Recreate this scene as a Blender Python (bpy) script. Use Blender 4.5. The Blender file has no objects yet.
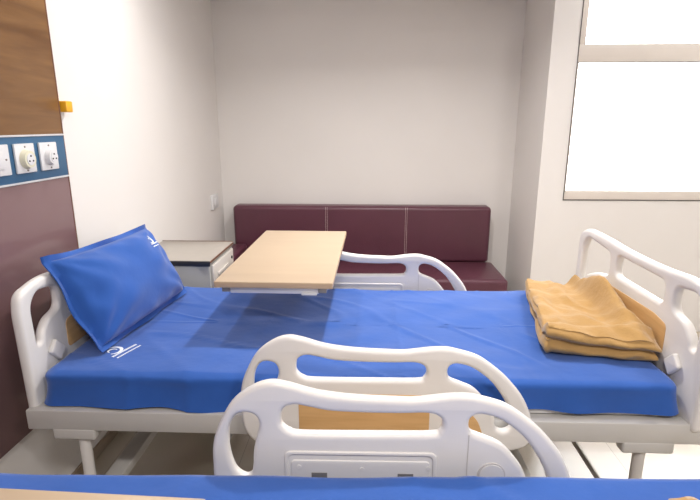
import bpy, bmesh, math, random
from mathutils import Vector, Matrix, noise

sc = bpy.context.scene
COL = sc.collection
PI = math.pi

# ------------------------------------------------------------------ camera
cam_d = bpy.data.cameras.new('camera')
cam = bpy.data.objects.new('camera', cam_d)
COL.objects.link(cam)
cam_d.sensor_width = 36.0
cam_d.lens = 500 / 700 * 36.0
cam_d.clip_start = 0.02
cam.location = (0, 0, 1.55)
cam.rotation_euler = (PI / 2 - math.atan(0.25), 0, math.atan(0.0388))
sc.camera = cam

# ------------------------------------------------------------------ world, view
w = bpy.data.worlds.new('world')
sc.world = w
w.use_nodes = True
w.node_tree.nodes['Background'].inputs[0].default_value = (0.8, 0.88, 1.0, 1)
w.node_tree.nodes['Background'].inputs[1].default_value = 0.5
sc.view_settings.view_transform = 'Standard'
sc.view_settings.look = 'None'
sc.view_settings.gamma = 1
sc.view_settings.use_curve_mapping = False
sc.view_settings.exposure = 0.70

# ------------------------------------------------------------------ lamps and added fill lights
def ceiling_or_fill_lamp(x, y, z, power, size=0.16, spread=180):
    d = bpy.data.lights.new('ceiling_or_fill_lamp', 'AREA')
    d.shape = 'DISK'; d.size = size; d.energy = power
    d.color = (1.0, 0.955, 0.925); d.spread = math.radians(spread)
    o = bpy.data.objects.new('ceiling_or_fill_lamp', d)
    COL.objects.link(o); o.location = (x, y, z)
CEIL = 2.78
ceiling_or_fill_lamp(-0.87, 2.52, CEIL - 0.012, 5.5, 0.15, 140)
ceiling_or_fill_lamp(0.22, 2.52, CEIL - 0.012, 18, 0.15, 140)
ceiling_or_fill_lamp(1.60, 1.90, CEIL - 0.012, 8, 0.17)  # added fill light on the window side, no such lamp known
ceiling_or_fill_lamp(-0.10, -0.40, CEIL - 0.012, 20, 0.3)  # added fill behind the camera to brighten the room
ceiling_or_fill_lamp(1.20, -0.40, CEIL - 0.012, 20, 0.3)  # second added fill behind the camera, not a known fixture
WINDOW = 5.4

# ------------------------------------------------------------------ materials
def mat(name, col, rough=0.5, metal=0.0, bump=0.0, bscale=50, var=0.0, vscale=5, spec=0.5,
        coat=0.0, sheen=0.0, emit=None, estr=0, ior=None):
    m = bpy.data.materials.new(name); m.use_nodes = True
    nt = m.node_tree; b = nt.nodes['Principled BSDF']
    b.inputs['Base Color'].default_value = (*col, 1)
    b.inputs['Roughness'].default_value = rough
    b.inputs['Metallic'].default_value = metal
    b.inputs['Specular IOR Level'].default_value = spec
    b.inputs['Coat Weight'].default_value = coat
    b.inputs['Coat Roughness'].default_value = 0.08
    b.inputs['Sheen Weight'].default_value = sheen
    if ior: b.inputs['IOR'].default_value = ior
    if emit:
        b.inputs['Emission Color'].default_value = (*emit, 1)
        b.inputs['Emission Strength'].default_value = estr
    tc = nt.nodes.new('ShaderNodeTexCoord')
    if bump:
        n = nt.nodes.new('ShaderNodeTexNoise'); n.inputs['Scale'].default_value = bscale
        n.inputs['Detail'].default_value = 4
        nt.links.new(tc.outputs['Object'], n.inputs['Vector'])
        bp = nt.nodes.new('ShaderNodeBump'); bp.inputs['Strength'].default_value = bump
        bp.inputs['Distance'].default_value = 0.01
        nt.links.new(n.outputs['Fac'], bp.inputs['Height'])
        nt.links.new(bp.outputs['Normal'], b.inputs['Normal'])
    if var:
        n = nt.nodes.new('ShaderNodeTexNoise'); n.inputs['Scale'].default_value = vscale
        n.inputs['Detail'].default_value = 3
        nt.links.new(tc.outputs['Object'], n.inputs['Vector'])
        r = nt.nodes.new('ShaderNodeValToRGB')
        r.color_ramp.elements[0].position = 0.3; r.color_ramp.elements[1].position = 0.7
        r.color_ramp.elements[0].color = (*[c * (1 - var) for c in col], 1)
        r.color_ramp.elements[1].color = (*[min(1, c * (1 + var)) for c in col], 1)
        nt.links.new(n.outputs['Fac'], r.inputs['Fac'])
        nt.links.new(r.outputs['Color'], b.inputs['Base Color'])
    return m

def wood_mat(name, c1, c2, axis='Y', rough=0.4, stretch=14, scale=3.0):
    m = bpy.data.materials.new(name); m.use_nodes = True
    nt = m.node_tree; b = nt.nodes['Principled BSDF']
    b.inputs['Roughness'].default_value = rough
    tc = nt.nodes.new('ShaderNodeTexCoord'); mp = nt.nodes.new('ShaderNodeMapping')
    s = [stretch, stretch, stretch]; s['XYZ'.index(axis)] = 1.0
    mp.inputs['Scale'].default_value = s
    n = nt.nodes.new('ShaderNodeTexNoise'); n.inputs['Scale'].default_value = scale
    n.inputs['Detail'].default_value = 6; n.inputs['Distortion'].default_value = 0.6
    r = nt.nodes.new('ShaderNodeValToRGB')
    r.color_ramp.elements[0].position = 0.3; r.color_ramp.elements[1].position = 0.72
    r.color_ramp.elements[0].color = (*c1, 1); r.color_ramp.elements[1].color = (*c2, 1)
    nt.links.new(tc.outputs['Object'], mp.inputs['Vector'])
    nt.links.new(mp.outputs['Vector'], n.inputs['Vector'])
    nt.links.new(n.outputs['Fac'], r.inputs['Fac'])
    nt.links.new(r.outputs['Color'], b.inputs['Base Color'])
    return m

def floor_mat():
    m = bpy.data.materials.new('floor_tiles'); m.use_nodes = True
    nt = m.node_tree; b = nt.nodes['Principled BSDF']
    b.inputs['Roughness'].default_value = 0.22
    b.inputs['Specular IOR Level'].default_value = 0.55
    b.inputs['Coat Weight'].default_value = 0.15
    tc = nt.nodes.new('ShaderNodeTexCoord')
    br = nt.nodes.new('ShaderNodeTexBrick'); br.offset = 0.0
    br.inputs['Scale'].default_value = 1.0
    br.inputs['Brick Width'].default_value = 0.6; br.inputs['Row Height'].default_value = 0.6
    br.inputs['Mortar Size'].default_value = 0.0015
    br.inputs['Color1'].default_value = (0.56, 0.49, 0.40, 1)
    br.inputs['Color2'].default_value = (0.54, 0.47, 0.38, 1)
    br.inputs['Mortar'].default_value = (0.36, 0.31, 0.26, 1)
    n = nt.nodes.new('ShaderNodeTexNoise'); n.inputs['Scale'].default_value = 6
    mx = nt.nodes.new('ShaderNodeMixRGB'); mx.blend_type = 'MULTIPLY'; mx.inputs[0].default_value = 0.12
    nt.links.new(tc.outputs['Object'], br.inputs['Vector'])
    nt.links.new(tc.outputs['Object'], n.inputs['Vector'])
    nt.links.new(br.outputs['Color'], mx.inputs[1]); nt.links.new(n.outputs['Color'], mx.inputs[2])
    nt.links.new(mx.outputs['Color'], b.inputs['Base Color'])
    return m

M = {
    'wall': mat('wall_paint', (0.80, 0.775, 0.75), 0.75, bump=0.03, bscale=180, var=0.015, vscale=2),
    'ceiling': mat('ceiling_paint', (0.82, 0.80, 0.78), 0.85, bump=0.02, bscale=100),
    'floor': floor_mat(),
    'skirting': mat('skirting_tile', (0.30, 0.23, 0.17), 0.3, var=0.08),
    'window_frame': mat('window_frame_paint', (0.72, 0.66, 0.60), 0.45, var=0.02),
    'gasket': mat('window_gasket', (0.10, 0.09, 0.085), 0.6, var=0.05),
    'pane': mat('daylit_frosted_glass', (0.8, 0.8, 0.8), 0.3, emit=(0.96, 0.98, 1.0), estr=WINDOW, bump=0.02),
    'panel_wood': wood_mat('headwall_wood', (0.165, 0.075, 0.025), (0.30, 0.155, 0.056), 'Y', 0.35, 9, 2.2),
    'plum': mat('plum_laminate', (0.19, 0.108, 0.116), 0.25, var=0.03, vscale=3, coat=0.3),
    'service_blue': mat('service_strip_blue', (0.035, 0.12, 0.235), 0.35, var=0.05),
    'aluminium': mat('white_aluminium', (0.72, 0.72, 0.74), 0.3, metal=0.2, var=0.02),
    'edge_brown': mat('edge_lipping', (0.16, 0.07, 0.04), 0.4, var=0.08),
    'plate_white': mat('plate_white', (0.75, 0.75, 0.76), 0.3, var=0.01),
    'ivory': mat('outlet_ivory', (0.74, 0.72, 0.56), 0.35, var=0.03),
    'dark': mat('dark_plastic', (0.03, 0.03, 0.035), 0.4, var=0.1),
    'yellow': mat('yellow_plastic', (0.90, 0.46, 0.02), 0.35, var=0.03),
    'plastic': mat('bed_plastic', (0.77, 0.75, 0.72), 0.32, bump=0.02, bscale=300, var=0.01, vscale=8),
    'plastic_grey': mat('bed_plastic_grey', (0.60, 0.57, 0.54), 0.4, bump=0.02, bscale=300, var=0.02),
    'metal_paint': mat('powder_coated_steel', (0.55, 0.535, 0.505), 0.35, bump=0.03, bscale=200, var=0.02),
    'steel': mat('grey_steel', (0.32, 0.30, 0.27), 0.35, metal=0.5, var=0.05),
    'screw': mat('screw_steel', (0.25, 0.22, 0.2), 0.4, metal=0.7, var=0.05),
    'insert_wood': wood_mat('insert_wood', (0.60, 0.36, 0.15), (0.72, 0.46, 0.21), 'X', 0.4, 12, 4),
    'insert_wood_y': wood_mat('insert_wood_end', (0.60, 0.36, 0.15), (0.72, 0.46, 0.21), 'Y', 0.4, 12, 4),
    'maple': wood_mat('maple_laminate', (0.46, 0.352, 0.245), (0.50, 0.39, 0.27), 'X', 0.38, 6, 2),
    'maple_edge': mat('maple_edge_band', (0.52, 0.38, 0.25), 0.4, var=0.03, vscale=20),
    'sheet': mat('blue_cotton', (0.024, 0.098, 0.385), 0.85, bump=0.12, bscale=25, var=0.05, vscale=9, sheen=0.3, spec=0.2),
    'print': mat('white_print', (0.80, 0.85, 0.92), 0.7, var=0.02),
    'mattress': mat('white_ticking', (0.72, 0.70, 0.68), 0.8, bump=0.1, bscale=80, var=0.02),
    'blanket': mat('mustard_fleece', (0.42, 0.255, 0.095), 0.95, bump=0.25, bscale=60, var=0.06, vscale=14, sheen=0.3, spec=0.1),
    'vinyl': mat('maroon_vinyl', (0.105, 0.033, 0.052), 0.33, bump=0.15, bscale=150, var=0.06, vscale=4),
    'stitch': mat('white_thread', (0.60, 0.48, 0.46), 0.7, var=0.04),
    'cab_top': mat('locker_top_laminate', (0.38, 0.35, 0.31), 0.3, var=0.03, vscale=30),
    'cab_body': mat('locker_laminate', (0.40, 0.40, 0.38), 0.4, var=0.02),
    'cab_white': mat('locker_drawer_white', (0.66, 0.62, 0.57), 0.4, var=0.02),
    'rubber': mat('grey_rubber', (0.12, 0.12, 0.125), 0.7, var=0.05),
}

# ------------------------------------------------------------------ helpers
def tag(o, label=None, cat=None, group=None, kind=None):
    if label: o['label'] = label
    if cat: o['category'] = cat
    if group: o['group'] = group
    if kind: o['kind'] = kind
    return o

def empty(name, loc=(0, 0, 0), rz=0):
    o = bpy.data.objects.new(name, None); COL.objects.link(o)
    o.location = loc; o.rotation_euler = (0, 0, rz); o.empty_display_size = 0.1
    return o

def obj(name, bm, m, parent=None, smooth=True, angle=40, origin=None):
    me = bpy.data.meshes.new(name)
    bmesh.ops.recalc_face_normals(bm, faces=bm.faces[:])
    bm.to_mesh(me); bm.free()
    if isinstance(m, (list, tuple)):
        for x in m: me.materials.append(M[x])
    else:
        me.materials.append(M[m])
    if smooth:
        me.shade_smooth()
        me.set_sharp_from_angle(angle=math.radians(angle))
    o = bpy.data.objects.new(name, me); COL.objects.link(o)
    if parent: o.parent = parent
    if origin:
        me.transform(Matrix.Translation(-Vector(origin))); o.location = origin
    return o

def box(bm, x0, x1, y0, y1, z0, z1, bev=0.0, seg=2, mi=0):
    r = bmesh.ops.create_cube(bm, size=1.0)
    vs = r['verts']
    for v in vs:
        v.co = Vector(((x0 + x1) / 2 + v.co.x * (x1 - x0), (y0 + y1) / 2 + v.co.y * (y1 - y0), (z0 + z1) / 2 + v.co.z * (z1 - z0)))
    fs = set(f for v in vs for f in v.link_faces)
    if bev > 0:
        es = list(set(e for v in vs for e in v.link_edges))
        g = bmesh.ops.bevel(bm, geom=es, offset=bev, segments=seg, profile=0.5, affect='EDGES')
        fs = fs | set(g['faces'])
    for f in fs:
        if f.is_valid: f.material_index = mi
    return bm

def B(*a, **k):
    return box(bmesh.new(), *a, **k)

def tube(bm, pts, r, seg=14, cap=True):
    pts = [Vector(p) for p in pts]
    rs = r if isinstance(r, (list, tuple)) else [r] * len(pts)
    rings = []
    prev = None
    for i, p in enumerate(pts):
        t = (pts[min(i + 1, len(pts) - 1)] - pts[max(i - 1, 0)]).normalized()
        if prev is None:
            a = Vector((0, 0, 1)) if abs(t.z) < 0.9 else Vector((1, 0, 0))
            n = (a - t * a.dot(t)).normalized()
        else:
            n = (prev - t * prev.dot(t)).normalized()
        prev = n
        b = t.cross(n)
        rings.append([bm.verts.new(p + (n * math.cos(2 * PI * k / seg) + b * math.sin(2 * PI * k / seg)) * rs[i]) for k in range(seg)])
    for a, b in zip(rings, rings[1:]):
        for k in range(seg):
            bm.faces.new((a[k], a[(k + 1) % seg], b[(k + 1) % seg], b[k]))
    if cap:
        bm.faces.new(rings[0][::-1]); bm.faces.new(rings[-1])
    return bm

def smooth_closed(pts, n=5):
    out = []; N = len(pts)
    for i in range(N):
        p0, p1, p2, p3 = [Vector(pts[(i + k - 1) % N]) for k in range(4)]
        for j in range(n):
            t = j / n
            out.append(0.5 * ((2 * p1) + (p2 - p0) * t + (2 * p0 - 5 * p1 + 4 * p2 - p3) * t * t + (3 * p1 - p0 - 3 * p2 + p3) * t ** 3))
    return out

def round_poly(pts, r, n=6):
    out = []; N = len(pts)
    rr = r if isinstance(r, (list, tuple)) else [r] * N
    for i in range(N):
        p = Vector(pts[i]); a = Vector(pts[i - 1]); c = Vector(pts[(i + 1) % N])
        da = (a - p); dc = (c - p)
        q = min(rr[i], da.length * 0.49, dc.length * 0.49)
        A = p + da.normalized() * q; Cc = p + dc.normalized() * q
        for j in range(n + 1):
            t = j / n
            out.append((1 - t) ** 2 * A + 2 * t * (1 - t) * p + t * t * Cc)
    return out

def shape2d(outlines, thick, bev, res=3):
    """filled 2D outline with holes, thickened about its own plane with round edges; returns bmesh in the XY plane"""
    cu = bpy.data.curves.new('outline', 'CURVE')
    cu.dimensions = '2D'; cu.fill_mode = 'BOTH'
    cu.extrude = max(0.0, thick / 2 - bev); cu.bevel_depth = bev; cu.bevel_resolution = res
    cu.offset = -bev
    for o in outlines:
        s = cu.splines.new('POLY'); s.points.add(len(o) - 1); s.use_cyclic_u = True
        for i, p in enumerate(o): s.points[i].co = (p[0], p[1], 0, 1)
    t = bpy.data.objects.new('outline', cu); COL.objects.link(t)
    dg = bpy.context.evaluated_depsgraph_get(); dg.update()
    me = bpy.data.meshes.new_from_object(t.evaluated_get(dg))
    bm = bmesh.new(); bm.from_mesh(me)
    bmesh.ops.remove_doubles(bm, verts=bm.verts[:], dist=0.00005)
    bpy.data.objects.remove(t); bpy.data.curves.remove(cu); bpy.data.meshes.remove(me)
    return bm

def to_xz(bm, y=0.0):    # (a,b,c) -> (a, y - c, b)
    for v in bm.verts: v.co = Vector((v.co.x, y - v.co.z, v.co.y))
    return bm

def to_yz(bm, x=0.0):    # (a,b,c) -> (x + c, a, b)
    for v in bm.verts: v.co = Vector((x + v.co.z, v.co.x, v.co.y))
    return bm

def cyl(bm, c, r, h, axis='z', seg=24, r2=None, mi=0):
    a = {'x': Vector((1, 0, 0)), 'y': Vector((0, 1, 0)), 'z': Vector((0, 0, 1))}[axis]
    c = Vector(c)
    n0 = len(bm.faces)
    tube(bm, [c - a * h / 2, c + a * h / 2], [r, r if r2 is None else r2], seg)
    bm.faces.ensure_lookup_table()
    for f in bm.faces[n0:]: f.material_index = mi
    return bm

def struct(name, bm, m, **k):
    o = obj(name, bm, m, **k); o['kind'] = 'structure'; return o

# ------------------------------------------------------------------ the room
XL, YB, XN, YW, XR, YF = -1.30, 4.375, 1.232, 3.70, 3.3, -2.2
ZT = 2.95
struct('floor', B(XL - 0.15, XR + 0.15, YF - 0.15, YB + 0.15, -0.1, 0), 'floor', smooth=False)
struct('wall_left', B(XL - 0.12, XL, YF - 0.12, YB + 0.12, 0, ZT), 'wall', smooth=False)
struct('wall_back', B(XL, XN, YB, YB + 0.12, 0, ZT), 'wall', smooth=False)
struct('wall_right', B(XR, XR + 0.12, YF, YW, 0, ZT), 'wall', smooth=False)
struct('wall_front', B(XL, XR, YF - 0.12, YF, 0, ZT), 'wall', smooth=False)
struct('wall_niche', B(XN, XN + 0.12, YW + 0.12, YB + 0.12, 0, ZT), 'wall', smooth=False)
WX0, WX1, WZ0, WZ1 = 1.415, 2.95, 1.015, 2.44
bm = bmesh.new()
box(bm, XN, WX0, YW, YW + 0.12, 0, ZT)
box(bm, WX1, XR, YW, YW + 0.12, 0, ZT)
box(bm, WX0, WX1, YW, YW + 0.12, 0, WZ0)
box(bm, WX0, WX1, YW, YW + 0.12, WZ1, ZT)
struct('wall_window', bm, 'wall', smooth=False)
# ceiling: higher over the beds, lowered over the seating niche
bm = bmesh.new()
box(bm, XL, XR, YF, 3.14, CEIL, ZT)
box(bm, XL, XR, 3.14, YB, 2.53, ZT)
struct('ceiling', bm, 'ceiling', smooth=False)
struct('baseboard_left', B(XL, XL + 0.01, YF, YB, 0, 0.06, bev=0.002), 'skirting')
struct('baseboard_back', B(XL + 0.01, XN, YB - 0.01, YB, 0, 0.06, bev=0.002), 'skirting')

win = empty('window_1', ((WX0 + WX1) / 2, YW, WZ0)); win['kind'] = 'structure'
def wobj(name, bm, m, **k):
    o = obj(name, bm, m, **k); o.parent = win; o.location = -win.location; return o
fy0, fy1 = YW - 0.004, YW + 0.05
bm = bmesh.new()
box(bm, WX0 + 0.004, WX1 - 0.004, fy0 + 0.001, fy1, WZ0 + 0.006, WZ0 + 0.072, 0.003)         # bottom rail
box(bm, WX0 + 0.004, WX1 - 0.004, fy0 + 0.001, fy1, 1.965, 2.085, 0.003)                      # transom
box(bm, WX0 + 0.004, WX1 - 0.004, fy0 + 0.001, fy1, WZ1 - 0.05, WZ1 - 0.004, 0.003)
box(bm, WX0 + 0.004, WX0 + 0.014, fy0 + 0.001, fy1, WZ0 + 0.055, 1.965, 0.002)
box(bm, WX0 + 0.004, WX0 + 0.045, fy0 + 0.001, fy1, 2.085, WZ1 - 0.05, 0.003)
box(bm, WX1 - 0.045, WX1 - 0.004, fy0 + 0.001, fy1, WZ0 + 0.055, WZ1 - 0.05, 0.003)
wobj('window_frame', bm, 'window_frame')
bm = bmesh.new()
box(bm, WX0, WX0 + 0.005, fy0 - 0.001, fy0 + 0.03, WZ0, WZ1)
box(bm, WX1 - 0.005, WX1, fy0 - 0.001, fy0 + 0.03, WZ0, WZ1)
box(bm, WX0, WX1, fy0 - 0.001, fy0 + 0.03, WZ0, WZ0 + 0.007)
box(bm, WX0 + 0.004, WX1 - 0.004, fy0 - 0.001, fy0 + 0.02, 1.965, 1.969)
wobj('window_seal', bm, 'gasket', smooth=False)
wobj('lower_pane', B(WX0 + 0.012, WX1 - 0.04, YW + 0.020, YW + 0.026, WZ0 + 0.06, 1.97), 'pane', smooth=False)
wobj('upper_pane', B(WX0 + 0.042, WX1 - 0.04, YW + 0.020, YW + 0.026, 2.08, WZ1 - 0.045), 'pane', smooth=False)

# ------------------------------------------------------------------ headwall panel
PY1 = 2.10; PY0 = -1.6
hp = tag(empty('headwall_panel', (XL, PY0 / 2 + PY1 / 2, 0.415)), 'bed-head panel of brown wood over a blue strip over plum laminate on the left wall', 'wall panel')
def child(par, name, bm, m, **k):
    o = obj(name, bm, m, **k); o.parent = par
    if par.parent is None: o.location = -par.location
    return o
PX = XL + 0.018
child(hp, 'wood_board', B(XL + 0.001, PX, PY0, PY1 - 0.006, 1.515, 2.70, 0.001), 'panel_wood')
child(hp, 'service_strip', B(XL + 0.001, PX + 0.002, PY0, PY1 - 0.006, 1.345, 1.508, 0.001), 'service_blue')
child(hp, 'plum_board', B(XL + 0.001, PX, PY0, PY1 - 0.006, 0.415, 1.338, 0.001), 'plum')
for z in (1.338, 1.508):
    child(hp, 'trim_strip', B(XL + 0.001, PX + 0.005, PY0, PY1 - 0.006, z, z + 0.007, 0.001), 'aluminium')
child(hp, 'edge_lipping', B(XL + 0.001, PX + 0.001, PY1 - 0.006, PY1, 0.415, 2.70, 0.001), 'edge_brown')

def outlet(y, kind, label):
    x = PX + 0.002
    r = tag(empty('wall_outlet', (x, y, 1.43)), label, 'outlet')
    child(r, 'plate', B(x, x + 0.009, y - 0.054, y + 0.054, 1.377, 1.484, 0.003), 'plate_white')
    if kind in (1, 2):
        rad = 0.036 if kind == 1 else 0.032
        bm = bmesh.new(); cyl(bm, (x + 0.018, y - 0.002, 1.427), rad, 0.018, 'x', 28, rad * 0.86)
        s = child(r, 'socket', bm, 'ivory' if kind == 1 else 'plate_white')
        bm = bmesh.new()
        cyl(bm, (x + 0.0275, y - 0.002, 1.427), rad * 0.60, 0.003, 'x', 24)
        child(r, 'socket_face', bm, 'plate_white')
        for dy, dz in ((0, 0.012), (-0.010, -0.006), (0.010, -0.006)):
            child(s, 'pin_hole', cyl(bmesh.new(), (x + 0.0295, y - 0.002 + dy, 1.427 + dz), 0.0032, 0.003, 'x', 10), 'dark')
        for z in (1.472, 1.386): child(r, 'screw', cyl(bmesh.new(), (x + 0.0095, y, z), 0.0035, 0.003, 'x', 10), 'screw')
    else:
        child(r, 'rocker', B(x + 0.009, x + 0.014, y - 0.02, y + 0.02, 1.40, 1.46, 0.002), 'plate_white')
        bm = bmesh.new(); cyl(bm, (x + 0.0095, y + 0.034, 1.432), 0.0035, 0.003, 'x', 10)
        child(r, 'screw', bm, 'screw')
outlet(1.971, 2, 'white square outlet with round white socket, nearest the panel edge')
outlet(1.831, 1, 'white square outlet with round ivory yellow socket, in the middle of the blue strip')
outlet(1.692, 0, 'flat white switch plate cut off by the left photo edge on the blue strip')

yc = tag(empty('cable_clip', (XL, 2.15, 1.60)), 'small bright yellow plastic clip box on white wall beside wood panel', 'clip')
child(yc, 'clip_body', B(XL + 0.001, XL + 0.042, 2.108, 2.155, 1.602, 1.647, 0.005), 'yellow')
child(yc, 'clip_back', B(XL + 0.001, XL + 0.010, 2.104, 2.165, 1.606, 1.640, 0.003), 'yellow')

sw = tag(empty('light_switch', (XL, 4.10, 0.88)), 'small white light switch on the left wall above the bedside cabinet', 'light switch')
child(sw, 'plate', B(XL + 0.001, XL + 0.020, 4.02, 4.18, 0.872, 0.990, 0.004), 'plate_white')
child(sw, 'rocker', B(XL + 0.020, XL + 0.026, 4.075, 4.125, 0.895, 0.96, 0.002), 'plate_white')

# ------------------------------------------------------------------ sofa
sf = tag(empty('sofa', (-0.08, 4.0, 0)), 'long maroon vinyl sofa with stitched three-panel back in the wall niche', 'sofa')
SX0, SX1 = -1.165, 1.03
child(sf, 'base', B(SX0 + 0.02, SX1 - 0.02, 3.72, 4.34, 0.02, 0.26, 0.01), 'vinyl')
child(sf, 'seat_cushion', B(SX0, SX1 + 0.035, 3.67, 4.215, 0.26, 0.405, 0.03, 5), 'vinyl')
back = child(sf, 'backrest', B(SX0 - 0.008, SX1 + 0.002, 4.205, 4.36, 0.392, 0.880, 0.035, 6), 'vinyl')
for x in (-0.365, 0.315):
    bm = bmesh.new()
    for dx in (-0.007, 0.007):
        k = 0
        z = 0.45
        while z < 0.868:
            box(bm, x + dx - 0.0012, x + dx + 0.0012, 4.2035, 4.206, z, z + 0.0105)
            z += 0.0125
    child(back, 'stitching', bm, 'stitch', smooth=False)
child(sf, 'armrest', B(SX0 - 0.045, -1.055, 3.75, 4.20, 0.405, 0.552, 0.025, 4), 'vinyl')
for x in (SX0 + 0.1, SX1 - 0.1):
    for y in (3.78, 4.28):
        bm = bmesh.new(); cyl(bm, (x, y, 0.01), 0.02, 0.02); child(sf, 'foot', bm, 'rubber')

# ------------------------------------------------------------------ bedside cabinet
CX0, CX1, CY0, CY1, CZ = -1.285, -0.842, 2.53, 2.99, 0.85
cb = tag(empty('bedside_cabinet', (CX0 / 2 + CX1 / 2, CY0 / 2 + CY1 / 2, 0)), 'beige bedside cabinet with dark-edged top standing behind the pillow', 'cabinet')
child(cb, 'body', B(CX0 + 0.008, CX1 - 0.008, CY0 + 0.008, CY1 - 0.004, 0.08, CZ - 0.028, 0.003), 'cab_body')
top = child(cb, 'top', B(CX0, CX1, CY0, CY1, CZ - 0.022, CZ, 0.003), 'cab_top')
bm = bmesh.new()
box(bm, CX0, CX1, CY0 - 0.004, CY0 + 0.003, CZ - 0.030, CZ - 0.003, 0.001)
child(top, 'front_edge', bm, 'dark')
child(top, 'side_edge', B(CX1 - 0.003, CX1 + 0.003, CY0, CY1, CZ - 0.012, CZ - 0.003, 0.001), 'edge_brown')
child(top, 'back_lip', B(CX0, CX1, CY1 - 0.006, CY1, CZ, CZ + 0.003, 0.001), 'edge_brown')
for z0, z1 in ((0.685, 0.815), (0.50, 0.675)):
    d = child(cb, 'drawer', B(CX1 - 0.008, CX1 + 0.006, CY0 + 0.03, CY1 - 0.03, z0, z1, 0.004), 'cab_white')
    child(d, 'handle', B(CX1 + 0.006, CX1 + 0.014, CY0 + 0.10, CY1 - 0.16, (z0 + z1) / 2 - 0.01, (z0 + z1) / 2 + 0.01, 0.004), 'cab_white')
    bm = bmesh.new(); cyl(bm, (CX1 + 0.008, CY1 - 0.075, z1 - 0.045), 0.009, 0.008, 'x', 16)
    child(d, 'lock', bm, 'dark')
dr = child(cb, 'door', B(CX1 - 0.008, CX1 + 0.006, CY0 + 0.03, CY1 - 0.03, 0.10, 0.49, 0.004), 'cab_white')
child(dr, 'handle', B(CX1 + 0.006, CX1 + 0.014, CY0 + 0.10, CY0 + 0.12, 0.36, 0.46, 0.004), 'cab_white')
for x in (CX0 + 0.06, CX1 - 0.06):
    for y in (CY0 + 0.06, CY1 - 0.06):
        bm = bmesh.new(); cyl(bm, (x, y, 0.028), 0.028, 0.022, 'y', 18); box(bm, x - 0.012, x + 0.012, y - 0.018, y + 0.018, 0.05, 0.082, 0.003)
        child(cb, 'castor', bm, 'rubber')

# ------------------------------------------------------------------ hospital bed
RAIL = [(-.392, .70), (-.389, .755), (-.373, .808), (-.336, .876), (-.287, .917), (-.24, .935), (-.194, .930), (-.121, .909),
        (-.032, .897), (.082, .892), (.125, .892), (.165, .897), (.211, .903), (.25, .904), (.281, .899), (.345, .880), (.394, .849),
        (.444, .806), (.494, .745), (.521, .69), (.535, .64), (.533, .60), (.510, .565), (.43, .547), (.30, .542), (0, .542), (-.25, .542),
        (-.33, .552), (-.375, .59), (-.391, .64)]
RL = [(-.343, .81), (-.325, .843), (-.300, .851), (-.276, .842), (-.267, .815), (-.276, .78), (-.285, .74), (-.288, .70), (-.294, .672), (-.311, .664), (-.333, .682), (-.345, .72), (-.349, .765)]
RC = [(-.212, .833), (-.205, .862), (-.178, .874), (-.14, .868), (-.09, .858), (-.013, .854), (.082, .853), (.155, .855), (.185, .845), (.194, .825), (.188, .805), (.165, .796), (.033, .794), (-.152, .793), (-.190, .80), (-.208, .815)]
RR = [(.259, .822), (.262, .842), (.278, .853), (.300, .852), (.339, .838), (.394, .795), (.436, .738), (.461, .69), (.470, .66), (.464, .635), (.445, .624), (.425, .628), (.415, .645), (.412, .675), (.392, .714), (.347, .765), (.303, .787), (.268, .802)]

def make_rail(bed, y, outside, dx=0, dz=0):
    """side rail in the plane y; outside = +1 / -1 : the side that carries the wood inserts"""
    o = lambda P: [Vector(p) for p in smooth_closed(P, 5)]
    bm = to_xz(shape2d([o(RAIL), o(RL), o(RC), o(RR)], 0.034, 0.013, 4), y)
    rail = child(bed, 'side_rail', bm, 'plastic', angle=60)
    fo = y + outside * 0.017            # outer face
    fi = y - outside * 0.017            # inner face
    s = outside
    def slab(name, pts, yf, out, t, m, bev=0.002):
        bm = to_xz(shape2d([pts], t * 2, bev, 2), yf)
        return child(rail, name, bm, m, angle=50)
    rp = lambda a, b, c, d, r: round_poly([(a, c), (b, c), (b, d), (a, d)], r)
    slab('wood_insert', rp(-.206, .208, .585, .748, .022), fo, s, 0.0025, 'insert_wood')
    slab('wood_insert', round_poly([(.25, .595), (.385, .595), (.355, .675), (.25, .735)], .03), fo, s, 0.0025, 'insert_wood')
    # inner face: raised border, release plate with slots and screws, round cap
    bm = to_xz(shape2d([rp(-.205, .182, .575, .748, .02), rp(-.195, .172, .585, .738, .018)], 0.008, 0.003, 2), fi)
    child(rail, 'raised_border', bm, 'plastic')
    pl = slab('release_plate', rp(-.188, .165, .60, .722, .012), fi, s, 0.003, 'plastic')
    for x in (-.116, .104): child(rail, 'slot', B(x - .020, x + .020, fi - s * .0034 - .0008, fi - s * .0034 + .0008, .655, .687, 0.0005), 'steel')
    for x, z in ((-.168, .703), (-.007, .698), (.161, .703)): child(rail, 'screw', cyl(bmesh.new(), (x, fi - s * .0035, z), .006, .002, 'y', 14), 'plastic')
    bm = bmesh.new(); cyl(bm, (.322, fi - s * .001, .686), .031, .008, 'y', 30)
    child(rail, 'round_cap', bm, 'plastic')
    bm = bmesh.new(); cyl(bm, (.322, fi - s * .0005, .686), .035, .005, 'y', 30)
    child(rail, 'cap_ring', bm, 'plastic_grey')
    bm = B(.2585, .2605, fi - .0015, fi + .0015, .56, .80)
    child(rail, 'seam', bm, 'plastic_grey', smooth=False)
    for q in [rail] + list(rail.children):
        q.data.transform(Matrix.Translation((dx, 0, dz)))
    # hinge arms to the frame
    for x in (-.28, .40):
        child(rail, 'hinge_arm', B(x - .025, x + .025, min(fi, fi - s * .0125), max(fi, fi - s * .0125), .535, .60, 0.003), 'metal_paint')
    return rail

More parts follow.
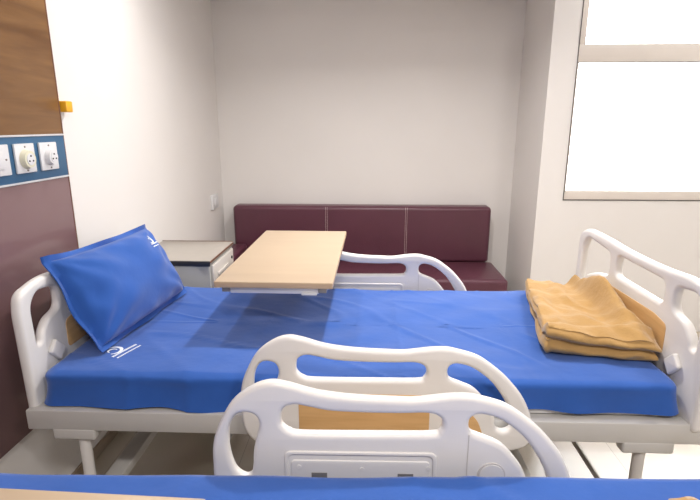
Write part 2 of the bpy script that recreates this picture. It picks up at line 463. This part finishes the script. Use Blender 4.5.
EO = round_poly([(1.446, .60), (1.437, .985), (1.450, 1.050), (1.57, 1.076), (1.72, 1.064), (1.85, 1.061), (2.01, 1.063), (2.19, 1.074), (2.37, 1.075), (2.447, 1.04), (2.453, .60), (2.43, .585), (1.465, .585)],
                [.012, .05, .035, .05, .08, .08, .08, .08, .05, .04, .012, .008, .008])
E1 = round_poly([(2.115, .918), (2.12, 1.018), (2.345, 1.036), (2.392, .995), (2.396, .80), (2.364, .80), (2.34, .855), (2.25, .895)], [.03, .03, .04, .03, .015, .015, .06, .06])
E2 = round_poly([(1.708, .938), (1.708, 1.020), (2.055, 1.022), (2.055, .938)], .03)
E3 = round_poly([(1.645, .938), (1.645, 1.020), (1.540, 1.034), (1.498, .995), (1.502, .852), (1.524, .852), (1.535, .882), (1.57, .922)], [.03, .03, .04, .03, .010, .012, .04, .04])

def end_board(bed, name, x, dy, inner, m='plastic', dz=0.0):
    sh = lambda P: [(p[0] + dy, p[1] + (dz if p[1] > .62 else 0)) for p in P]
    bm = to_yz(shape2d([sh(EO), sh(E1), sh(E2), sh(E3)], 0.036, 0.015, 4), x)
    b = child(bed, name, bm, m, angle=60)
    for s in (inner, -inner):
        P = sh(round_poly([(1.660, .77), (2.20, .77), (2.20, .885), (1.74, .892), (1.660, .877)], .02))
        child(b, 'wood_insert', to_yz(shape2d([P], 0.006, 0.002, 2), x + s * .017), 'insert_wood_y')
    for y in (1.575, 2.36):
        P = round_poly([(y - .035 + dy, .775), (y + dy, .812), (y + .050 + dy, .765), (y + .012 + dy, .725)], .008)
        bm = to_yz(shape2d([P], 0.018, 0.005, 2), x + inner * .0262)
        child(b, 'corner_bumper', bm, m)
    return b

def castor(bed, x, y):
    c = child(bed, 'castor', tube(bmesh.new(), [(x, y, .11), (x, y, .19)], .016), 'steel')
    for s in (-1, 1): child(c, 'wheel', cyl(bmesh.new(), (x + .03, y + s * .020, .0625), .0625, .022, 'y', 28), 'rubber')
    child(c, 'fork', B(x - .02, x + .05, y - .008, y + .008, .05, .13, .004), 'plastic_grey')

def make_bed(label):
    bed = tag(empty('hospital_bed', (-.04, 1.97, 0)), label, 'hospital bed')
    X0, X1, Y0, Y1 = -1.152, 1.088, 1.458, 2.482
    bm = bmesh.new()
    for a, b_ in ((Y0, Y0 + .052), (Y1 - .052, Y1)):
        box(bm, X0, X1, a, b_, .545, .618, .005)
    box(bm, X0, X0 + .05, Y0 + .052, Y1 - .052, .535, .600, .004)
    box(bm, X1 - .05, X1, Y0 + .052, Y1 - .052, .535, .600, .004)
    child(bed, 'frame', bm, 'metal_paint')
    for a, b_ in ((-1.06, -.42), (-.40, 0.10), (.12, .96)):
        child(bed, 'mattress_platform', B(a, b_, Y0 + .06, Y1 - .06, .605, .617, .003), 'metal_paint')
    for x in (-.9, -.5, 0, .4, .8):
        child(bed, 'platform_beam', B(x - .015, x + .015, Y0 + .05, Y1 - .05, .575, .605, .002), 'metal_paint')
    for x0, x1 in ((-1.068, -.922), (.832, .998)):
        for ya, yb in ((Y0 - .001, Y0 + .045), (Y1 - .045, Y1 + .001)):
            child(bed, 'leg_bracket', B(x0, x1, ya, yb, .508, .552, .008, 3), 'metal_paint')
    for x in (.62, .76): child(bed, 'frame_screw', cyl(bmesh.new(), (x, Y0 + .022, .6155), .005, .003, 'z', 10), 'screw')
    for x in (-.978, .905):
        for y in (Y0 + .03, Y1 - .03):
            child(bed, 'leg', tube(bmesh.new(), [(x, y, .51), (x, y, .20)], .019, 18), 'plastic_grey' if x > 0 else 'plastic')
            castor(bed, x, y)
    bm = bmesh.new()
    for x in (-.978, .60): box(bm, x - .033, x + .033, Y0 + .05, Y1 - .05, .20, .24, .004)
    for y in (Y0 + .06, Y1 - .06): box(bm, -.978, .915, y - .018, y + .018, .20, .24, .004)
    child(bed, 'base_frame', bm, 'metal_paint')
    child(bed, 'crank_rod', tube(bmesh.new(), [(.842, Y0 + .06, .30), (.842, Y1 - .06, .30)], .010, 12), 'steel')
    for y in (Y0 + .07, Y1 - .07): child(bed, 'rod_bracket', B(.825, .860, y - .006, y + .006, .24, .32, .002), 'steel')
    end_board(bed, 'headboard', -1.142, 0.034, 1, dz=-.030)
    end_board(bed, 'footboard', 1.052, 0.0, -1)
    make_rail(bed, 1.428, -1, -.012, -.016)
    make_rail(bed, 2.512, 1)
    return bed

def children_of(o): return [c for c in o.children]
bpy.context.view_layer.update()
def copy_tree(o, parent=None):
    c = o.copy(); COL.objects.link(c)
    if parent: c.parent = parent
    for ch in children_of(o): copy_tree(ch, c)
    return c

bed1 = make_bed('hospital bed with ivory rails standing between the sofa and the nearest bed')
bpy.context.view_layer.update()
bed2 = copy_tree(bed1)
DY = -1.385
ROT = math.radians(0.9)
bed2.location.y += DY - .006; bed2.location.x += .003; bed2.rotation_euler.z = ROT
bed2['label'] = 'nearest hospital bed at the bottom edge, only its far ivory side rail standing clear'

# ------------------------------------------------------------------ mattress, sheet
MX0, MX1, MY0, MY1 = -1.093, 1.004, 1.510, 2.432
def rrect_unit(hx, hy, r, n_edge=90, n_corner=10):
    """closed list of (corner-core point, outward normal, arc pos)"""
    out = []
    cs = [(hx - r, hy - r, 0), (-(hx - r), hy - r, PI / 2), (-(hx - r), -(hy - r), PI), (hx - r, -(hy - r), 1.5 * PI)]
    for i, (cx, cy, a0) in enumerate(cs):
        for k in range(n_corner + 1):
            a = a0 + PI / 2 * k / n_corner
            out.append((cx, cy, math.cos(a), math.sin(a)))
        nx, ny, _ = cs[(i + 1) % 4]
        a = a0 + PI / 2
        n = max(2, int(math.hypot(nx - cx, ny - cy) / 0.015))
        for k in range(1, n):
            t = k / n
            out.append((cx + (nx - cx) * t, cy + (ny - cy) * t, math.cos(a), math.sin(a)))
    return out

def soft_block(x0, x1, y0, y1, z0, z1, r_edge, r_corner, disp=None, hem=None, bottom=True):
    cx, cy, hx, hy = (x0 + x1) / 2, (y0 + y1) / 2, (x1 - x0) / 2, (y1 - y0) / 2
    base = rrect_unit(hx, hy, r_corner)
    rings = []
    prof = []                                 # (inset, z fraction of side, kind)
    ns = 12
    for i in range(ns + 1): prof.append((0, z0 + (z1 - r_edge - z0) * i / ns))
    for i in range(1, 7):
        a = PI / 2 * i / 6
        prof.append((r_edge * (1 - math.cos(a)), z1 - r_edge + r_edge * math.sin(a)))
    d = r_edge
    while d < hy - 0.02:
        d += 0.014; prof.append((min(d, hy - 0.012), z1))
    bm = bmesh.new()
    for inset, z in prof:
        ring = []
        for (px, py, nx, ny) in base:
            ox, oy = px + nx * r_corner, py + ny * r_corner
            f1 = (hx - inset) / hx; f2 = (hy - inset) / hy
            x, y = cx + ox * f1, cy + oy * f2
            zz = z
            if hem and z < z1 - r_edge:
                t = 1 - (z - z0) / (z1 - r_edge - z0)
                zz = z + hem(x, y) * t
            p = Vector((x, y, zz)); n = Vector((nx, ny, 0)) if inset < r_edge * .5 else Vector((0, 0, 1))
            if disp: p = disp(p, n)
            ring.append(bm.verts.new(p))
        rings.append(ring)
    N = len(base)
    for a, b_ in zip(rings, rings[1:]):
        for k in range(N): bm.faces.new((a[k], a[(k + 1) % N], b_[(k + 1) % N], b_[k]))
    bm.faces.new(rings[-1])
    if bottom: bm.faces.new(rings[0][::-1])
    return bm

def sheet_disp(seed):
    CR = [(0.10 + 0.02, 0.004), (-0.05, -0.002), (-0.42, 0.003), (0.55, 0.003)]
    def f(p, n):
        q = Vector((p.x * 2.2, p.y * 3.0, p.z * 3 + seed))
        d = 0.008 * noise.noise(q) + 0.006 * noise.noise(q * 2.6)
        # drawn wrinkles running obliquely
        s = noise.noise(Vector((p.x * 3.1 + p.y * 5.0, p.y * 1.2 - p.x * 1.4, seed + 3)))
        d += 0.007 * max(0.0, 1 - abs(s) * 9) * (0.5 + 0.5 * noise.noise(q * 0.7 + Vector((5, 0, 0))))
        if n.z > .5:
            for x0, a in CR:                   # ironed fold lines across the bed
                d += a * 0.7 * math.exp(-((p.x - x0) / 0.006) ** 2)
            d += 0.002 * math.exp(-((p.y - (1.97 if seed < 5 else .585)) / 0.006) ** 2)
        else:
            d += 0.010 * math.sin(p.x * 19 + 3 * noise.noise(Vector((p.x * 2, p.z * 6, seed)))) * max(0, (0.72 - p.z) / 0.1)
            d += 0.004 + 0.022 * max(0, (0.70 - p.z) / 0.08) ** 1.5 * (.35 + .65 * max(0, min(1, (.6 - p.x) / .5)))*(abs(n.y) > .5)
        return p + n * (d + 0.004)
    return f
def hem1(x, y):
    return 0.012 * noise.noise(Vector((x * 3.0, y * 3, 1.7))) + 0.004 + 0.016 * max(0, min(1, (x - .1) / .4))

def mattress(dy, label, rot=0):
    bm = soft_block(MX0, MX1, MY0, MY1, .618, .720, .03, .05)
    o = obj('mattress', bm, 'mattress', origin=((MX0 + MX1) / 2, (MY0 + MY1) / 2, .618))
    o.location.y += dy; o.rotation_euler.z = rot
    tag(o, label, 'mattress')
mattress(0, 'thin white mattress peeping below the blue sheet on the middle bed')
mattress(DY - .025, 'mattress wholly covered by the blue sheet of the nearest bed', ROT + math.radians(0.4))

def sheet(dy, seed, label, rot=0):
    e = 0.007
    dsp = sheet_disp(seed)
    bm = soft_block(MX0 - e, MX1 + e, MY0 - e, MY1 + e, .619, .732, .020, .035, disp=dsp, hem=hem1, bottom=False)
    bmesh.ops.recalc_face_normals(bm, faces=bm.faces[:])
    me_o = obj('bed_sheet', bm, 'sheet', angle=75, origin=((MX0 + MX1) / 2, (MY0 + MY1) / 2, .619))
    me_o.location.y += dy; me_o.rotation_euler.z = rot
    tag(me_o, label, 'bed sheet')
    return me_o
sh1 = sheet(0, 1.3, 'creased bright blue fitted sheet on the middle bed, under the pillow')
sh2 = sheet(DY - .018, 7.7, 'blue sheet of the nearest bed along the bottom of the photo', ROT + math.radians(0.4))

def logo(par, P):
    """white printed emblem: a swirl above two lines of small unreadable lettering; P maps (a, b) on to the cloth"""
    rnd = random.Random(4)
    bm = bmesh.new()
    def arc(cx, cy, r, a0, a1, wd):
        N = 20; L = []
        for i in range(N + 1):
            a = a0 + (a1 - a0) * i / N
            ww = wd * math.sin(PI * (i + .5) / (N + 1)) + .012
            L.append((bm.verts.new(P(cx + (r - ww) * math.cos(a), cy + (r - ww) * math.sin(a))),
                      bm.verts.new(P(cx + (r + ww) * math.cos(a), cy + (r + ww) * math.sin(a)))))
        for a, b in zip(L, L[1:]): bm.faces.new((a[0], b[0], b[1], a[1]))
    arc(-.05, .28, .28, -2.6, 1.6, .045)
    arc(-.08, .26, .15, -.4, 3.2, .03)
    child2(par, 'printed_emblem', bm, 'print')
    bm = bmesh.new()
    for row, (x0, x1, h) in enumerate(((-.42, .62, .10), (-.42, .62, .075))):
        x = x0; y = -.13 - row * .20
        while x < x1:
            ww = rnd.uniform(.035, .06)
            vs = [bm.verts.new(P(a, b)) for a, b in ((x, y), (x + ww, y), (x + ww, y + h), (x, y + h))]
            bm.faces.new(vs); x += ww + .015
    child2(par, 'printed_lettering', bm, 'print')
def child2(par, name, bm, m):
    o = obj(name, bm, m, smooth=False); o.parent = par; o.location = -par.location
    return o

# emblem printed on the sheet next to the lower pillow corner
bpy.context.view_layer.update()
def snap_down(o, x, y):
    mi = o.matrix_world.inverted()
    ok, loc, nrm, _ = o.ray_cast(mi @ Vector((x, y, 1.4)), Vector((0, 0, -1)))
    return (o.matrix_world @ loc).z if ok else 0.73
def on_sheet(a, b):
    ux, uy = Vector((.35, 1, 0)).normalized(), Vector((-1, .35, 0)).normalized()
    p = Vector((-.913, 1.665, 0)) + (ux * a + uy * b) * .105
    p.z = snap_down(sh1, p.x, p.y) + .0014
    return p
logo(sh1, on_sheet)

# ------------------------------------------------------------------ pillow
def pillow():
    BL, BR = Vector((-.968, 1.632, .746)), Vector((-.905, 2.325, .744))
    TL, TR = Vector((-1.135, 1.640, 1.100)), Vector((-1.055, 2.275, 1.098))
    nrm = ((BR - BL).cross(TL - BL)).normalized()
    if nrm.x < 0: nrm = -nrm
    U, V = 84, 60
    bm = bmesh.new()
    FU, FV = .935, .90                           # where the stuffed body ends and the flat flange begins
    def P(u, v, side, lift=0.0):
        uu, vv = u * 2 - 1, v * 2 - 1
        su = 1 - 0.035 * (1 - vv * vv)
        sv = 1 - 0.050 * (1 - uu * uu)
        if uu < 0: su = 1 + .03 * (1 - vv * vv)
        if vv < 0: sv = 1 + .01 * (1 - uu * uu)
        a, b = .5 + uu * su / 2, .5 + vv * sv / 2
        p = (BL * (1 - a) + BR * a) * (1 - b) + (TL * (1 - a) + TR * a) * b
        bu, bv = min(1, abs(uu) / FU), min(1, abs(vv) / FV)
        prof = ((1 - bu ** 2.6) * (1 - bv ** 2.4)) ** .42
        th = 0.098 * prof
        q = Vector((u * 3, v * 3, side * 4.0))
        th += prof * 0.016 * noise.noise(q * 1.2)
        for cu, cv in ((0, 0), (1, 0), (0, 1), (1, 1)):
            du, dv = u - cu, (v - cv) * .66
            rr = math.hypot(du, dv); an = math.atan2(abs(dv), abs(du))
            th += prof * 0.016 * math.sin(an * 13 + cu * 2 + cv) * math.exp(-rr * 4.0) * min(1, rr * 6)
        # shallow puckers along the seam
        e = max(bu, bv)
        th += .0035 * math.sin((u * 31 if bv > bu else v * 23)) * max(0, 1 - abs(e - .86) / .14) * (prof > 0)
        if side < 0: th *= .50
        wav = 0.010 * math.sin(u * 14 + 1) * max(0, abs(vv) - FV) / (1 - FV) + 0.008 * math.sin(v * 11) * max(0, abs(uu) - FU) / (1 - FU)
        # the upper near corner of the flange flares out past the headboard
        if uu < -.8 and vv > .7:
            p = p + Vector((-.004, -.006, .004)) * ((-uu - .8) / .2) * ((vv - .7) / .3)
        return p + nrm * (side * (th + 0.0022 + lift) + wav)
    g = {}
    for s in (1, -1):
        for i in range(U + 1):
            for j in range(V + 1):
                g[s, i, j] = bm.verts.new(P(i / U, j / V, s))
        for i in range(U):
            for j in range(V):
                bm.faces.new((g[s, i, j], g[s, i + 1, j], g[s, i + 1, j + 1], g[s, i, j + 1]))
    edge = [(i, 0) for i in range(U)] + [(U, j) for j in range(V)] + [(i, V) for i in range(U, 0, -1)] + [(0, j) for j in range(V, 0, -1)]
    for a, b in zip(edge, edge[1:] + edge[:1]):
        bm.faces.new((g[1, a[0], a[1]], g[1, b[0], b[1]], g[-1, b[0], b[1]], g[-1, a[0], a[1]]))
    o = obj('pillow', bm, 'sheet', angle=70, origin=((BL + BR) / 2))
    tag(o, 'plump blue pillow leaning on the ivory headboard of the middle bed', 'pillow')
    logo(o, lambda a, b: P(.80 + a * .11, .755 + b * .17, 1, .0022))
pillow()

# ------------------------------------------------------------------ folded blankets
def blanket(dy, seed, label, ridge=1.0):
    A, Bq, Cq, D = Vector((.643, 1.700)), Vector((1.018, 1.630)), Vector((1.035, 2.36)), Vector((.775, 2.40))
    z0 = 0.742
    N = 48
    def foot(u, v): return (A * (1 - u) + Bq * u) * (1 - v) + (D * (1 - u) + Cq * u) * v
    def top(u, v):
        h = .098 - .026 * u * (1 - v) - .040 * v
        r = math.exp(-((u - .87) / .11) ** 2) * min(1, v * 1.75) * (1.0 if v < .62 else max(.45, 1 - (v - .62) * 2))
        h += ridge * .115 * r
        q = Vector((u * 2.4, v * 3.2, seed))
        h += .020 * noise.noise(q) + .012 * noise.noise(q * 2.3)
        # soft drawn folds across the top
        h += .007 * math.sin(v * 20 + u * 5 + 4 * noise.noise(q)) * (.3 + .7 * v) * (1 - .4 * u)
        cr = noise.noise(Vector((u * 1.6 + v * 3.4, v * .9 - u * 1.2, seed + 6)))
        h += .010 * max(0.0, 1 - abs(cr) * 6)
        # rolled hem lines near the front edge and the far edge
        h += .009 * math.exp(-((v - .06 - .05 * u) / .03) ** 2) - .008 * math.exp(-((v - .13 - .03 * u) / .025) ** 2)
        h += .008 * math.exp(-((v - .93 + .1 * u) / .035) ** 2)
        return h
    bm = bmesh.new()
    per = []
    K = 56
    for k in range(K): per.append((k / K, 0))
    for k in range(K): per.append((1, k / K))
    for k in range(K): per.append((1 - k / K, 1))
    for k in range(K): per.append((0, 1 - k / K))
    rings = []
    LV = 30
    for i in range(LV + 1):
        t = i / LV
        ring = []
        for (u, v) in per:
            uu, vv = u * 2 - 1, v * 2 - 1
            m_ = max(abs(uu), abs(vv))
            c = foot(.5, .5); p = foot(u, v)
            # rounded corners
            q = 1 - .030 * (abs(uu * vv)) ** 6
            p = c + (p - c) * q
            d = (p - c).normalized()
            wob = .012 * noise.noise(Vector((u * 5, v * 5, seed + t * 3)))
            lay = t * 2.1 + .28 * noise.noise(Vector((u * 2.4, v * 3, seed)))
            bulge = abs(math.sin(PI * max(0.0, min(lay, 2.35)))) ** .7
            off = -.018 + .018 * bulge + wob
            if t > .66: off += .008
            if t < .55 and u < .02: off += .022 * math.exp(-((v - .12) / .22) ** 2)
            z = z0 + top(u, v) * t * .96
            ring.append(bm.verts.new(Vector((p.x + d.x * off, p.y + d.y * off, z))))
        rings.append(ring)
    T = 26
    for i in range(1, T + 1):
        s = 1 - (i / T) ** 1.0 * .985
        ring = []
        for (u, v) in per:
            uu, vv = (u - .5) * s + .5, (v - .5) * s + .5
            p = foot(uu, vv); c = foot(.5, .5)
            q = 1 - .030 * (abs((u * 2 - 1) * (v * 2 - 1))) ** 6
            p = c + (p - c) * q * (.985 if i == 1 else 1)
            h = top(uu, vv) * (.985 if i == 1 else 1.0)
            ring.append(bm.verts.new(Vector((p.x, p.y, z0 + h))))
        rings.append(ring)
    n = len(per)
    for a, b in zip(rings, rings[1:]):
        for k in range(n): bm.faces.new((a[k], a[(k + 1) % n], b[(k + 1) % n], b[k]))
    bm.faces.new(rings[-1]); bm.faces.new(rings[0][::-1])
    bmesh.ops.smooth_vert(bm, verts=bm.verts[:], factor=.4, use_axis_x=True, use_axis_y=True, use_axis_z=True)
    o = obj('blanket', bm, 'blanket', angle=80, origin=(.85, 2.05, z0))
    o.location.y += dy
    tag(o, label, 'blanket')
    return o
blanket(0, 2.1, 'folded mustard yellow blanket stacked against the footboard of the middle bed')
b2 = blanket(DY - .116, 9.4, 'mustard blanket just showing at the bottom right corner on the nearest bed', ridge=.1)
b2.location.x -= .165

# ------------------------------------------------------------------ overbed tables
def make_table():
    t = tag(empty('overbed_table', (-.355, 2.66, 0)), 'overbed table with pale maple top reaching over the middle bed', 'table')
    X0, X1, Y0, Y1, Z = -.583, -.129, 1.80, 2.755, .97
    P = round_poly([(X0, Y0), (X1, Y0), (X1, Y1), (X0, Y1)], .006, 3)
    bm = shape2d([P], .024, .0015, 1)
    for v in bm.verts: v.co.z += Z - .012
    top = child(t, 'table_top', bm, 'maple')
    bm = shape2d([[(p[0] * 1.0, p[1]) for p in round_poly([(X0 - .0012, Y0 - .0012), (X1 + .0012, Y0 - .0012), (X1 + .0012, Y1 + .0012), (X0 - .0012, Y1 + .0012)], .006, 3)],
                  round_poly([(X0 + .001, Y0 + .001), (X1 - .001, Y0 + .001), (X1 - .001, Y1 - .001), (X0 + .001, Y1 - .001)], .004, 3)], .021, .0005, 1)
    for v in bm.verts: v.co.z += Z - .012
    child(top, 'edge_band', bm, 'maple_edge')
    bm = bmesh.new()
    box(bm, X0 + .055, X1 - .055, Y0 + .02, Y0 + .045, Z - .052, Z - .024, .003)
    box(bm, X0 + .055, X0 + .08, Y0 + .045, Y1 - .06, Z - .052, Z - .024, .003)
    box(bm, X1 - .08, X1 - .055, Y0 + .045, Y1 - .06, Z - .052, Z - .024, .003)
    box(bm, X0 + .055, X1 - .055, Y1 - .16, Y1 - .06, Z - .052, Z - .024, .003)
    child(t, 'support_frame', bm, 'aluminium')
    for x in (X0 + .040, X1 - .040):
        child(t, 'end_cap', B(x - .016, x + .016, Y0 + .015, Y0 + .05, Z - .046, Z - .024, .002), 'steel')
    child(t, 'release_lever', B(-.25, -.19, Y0 + .012, Y0 + .03, Z - .055, Z - .046, .003), 'plate_white')
    xm = -.40
    child(t, 'column', B(xm - .03, xm + .03, 2.60, 2.66, .10, Z - .05, .006), 'aluminium')
    bm = bmesh.new()
    box(bm, xm - .30, xm + .30, 2.605, 2.655, .06, .10, .006)
    for x in (xm - .28, xm + .28): box(bm, x - .02, x + .02, 2.05, 2.80, .06, .10, .006)
    child(t, 'base', bm, 'metal_paint')
    for x in (xm - .28, xm + .28):
        for y in (2.08, 2.77):
            bm = bmesh.new(); cyl(bm, (x, y, .025), .025, .02, 'x', 18); box(bm, x - .014, x + .014, y - .01, y + .01, .045, .062, .002)
            child(t, 'castor', bm, 'rubber')
    return t
t1 = make_table()
bpy.context.view_layer.update()
t2 = copy_tree(t1)
t1.rotation_euler.z = math.radians(-0.5)
t2['label'] = 'second maple overbed table cut off at the bottom left, over the nearest bed'
t2.rotation_euler.z = PI + math.radians(-1.8)
# far end of the second table at y .68, right edge at x -.26
t2.location = (-.355 - .157, -.195 + .013, 0)
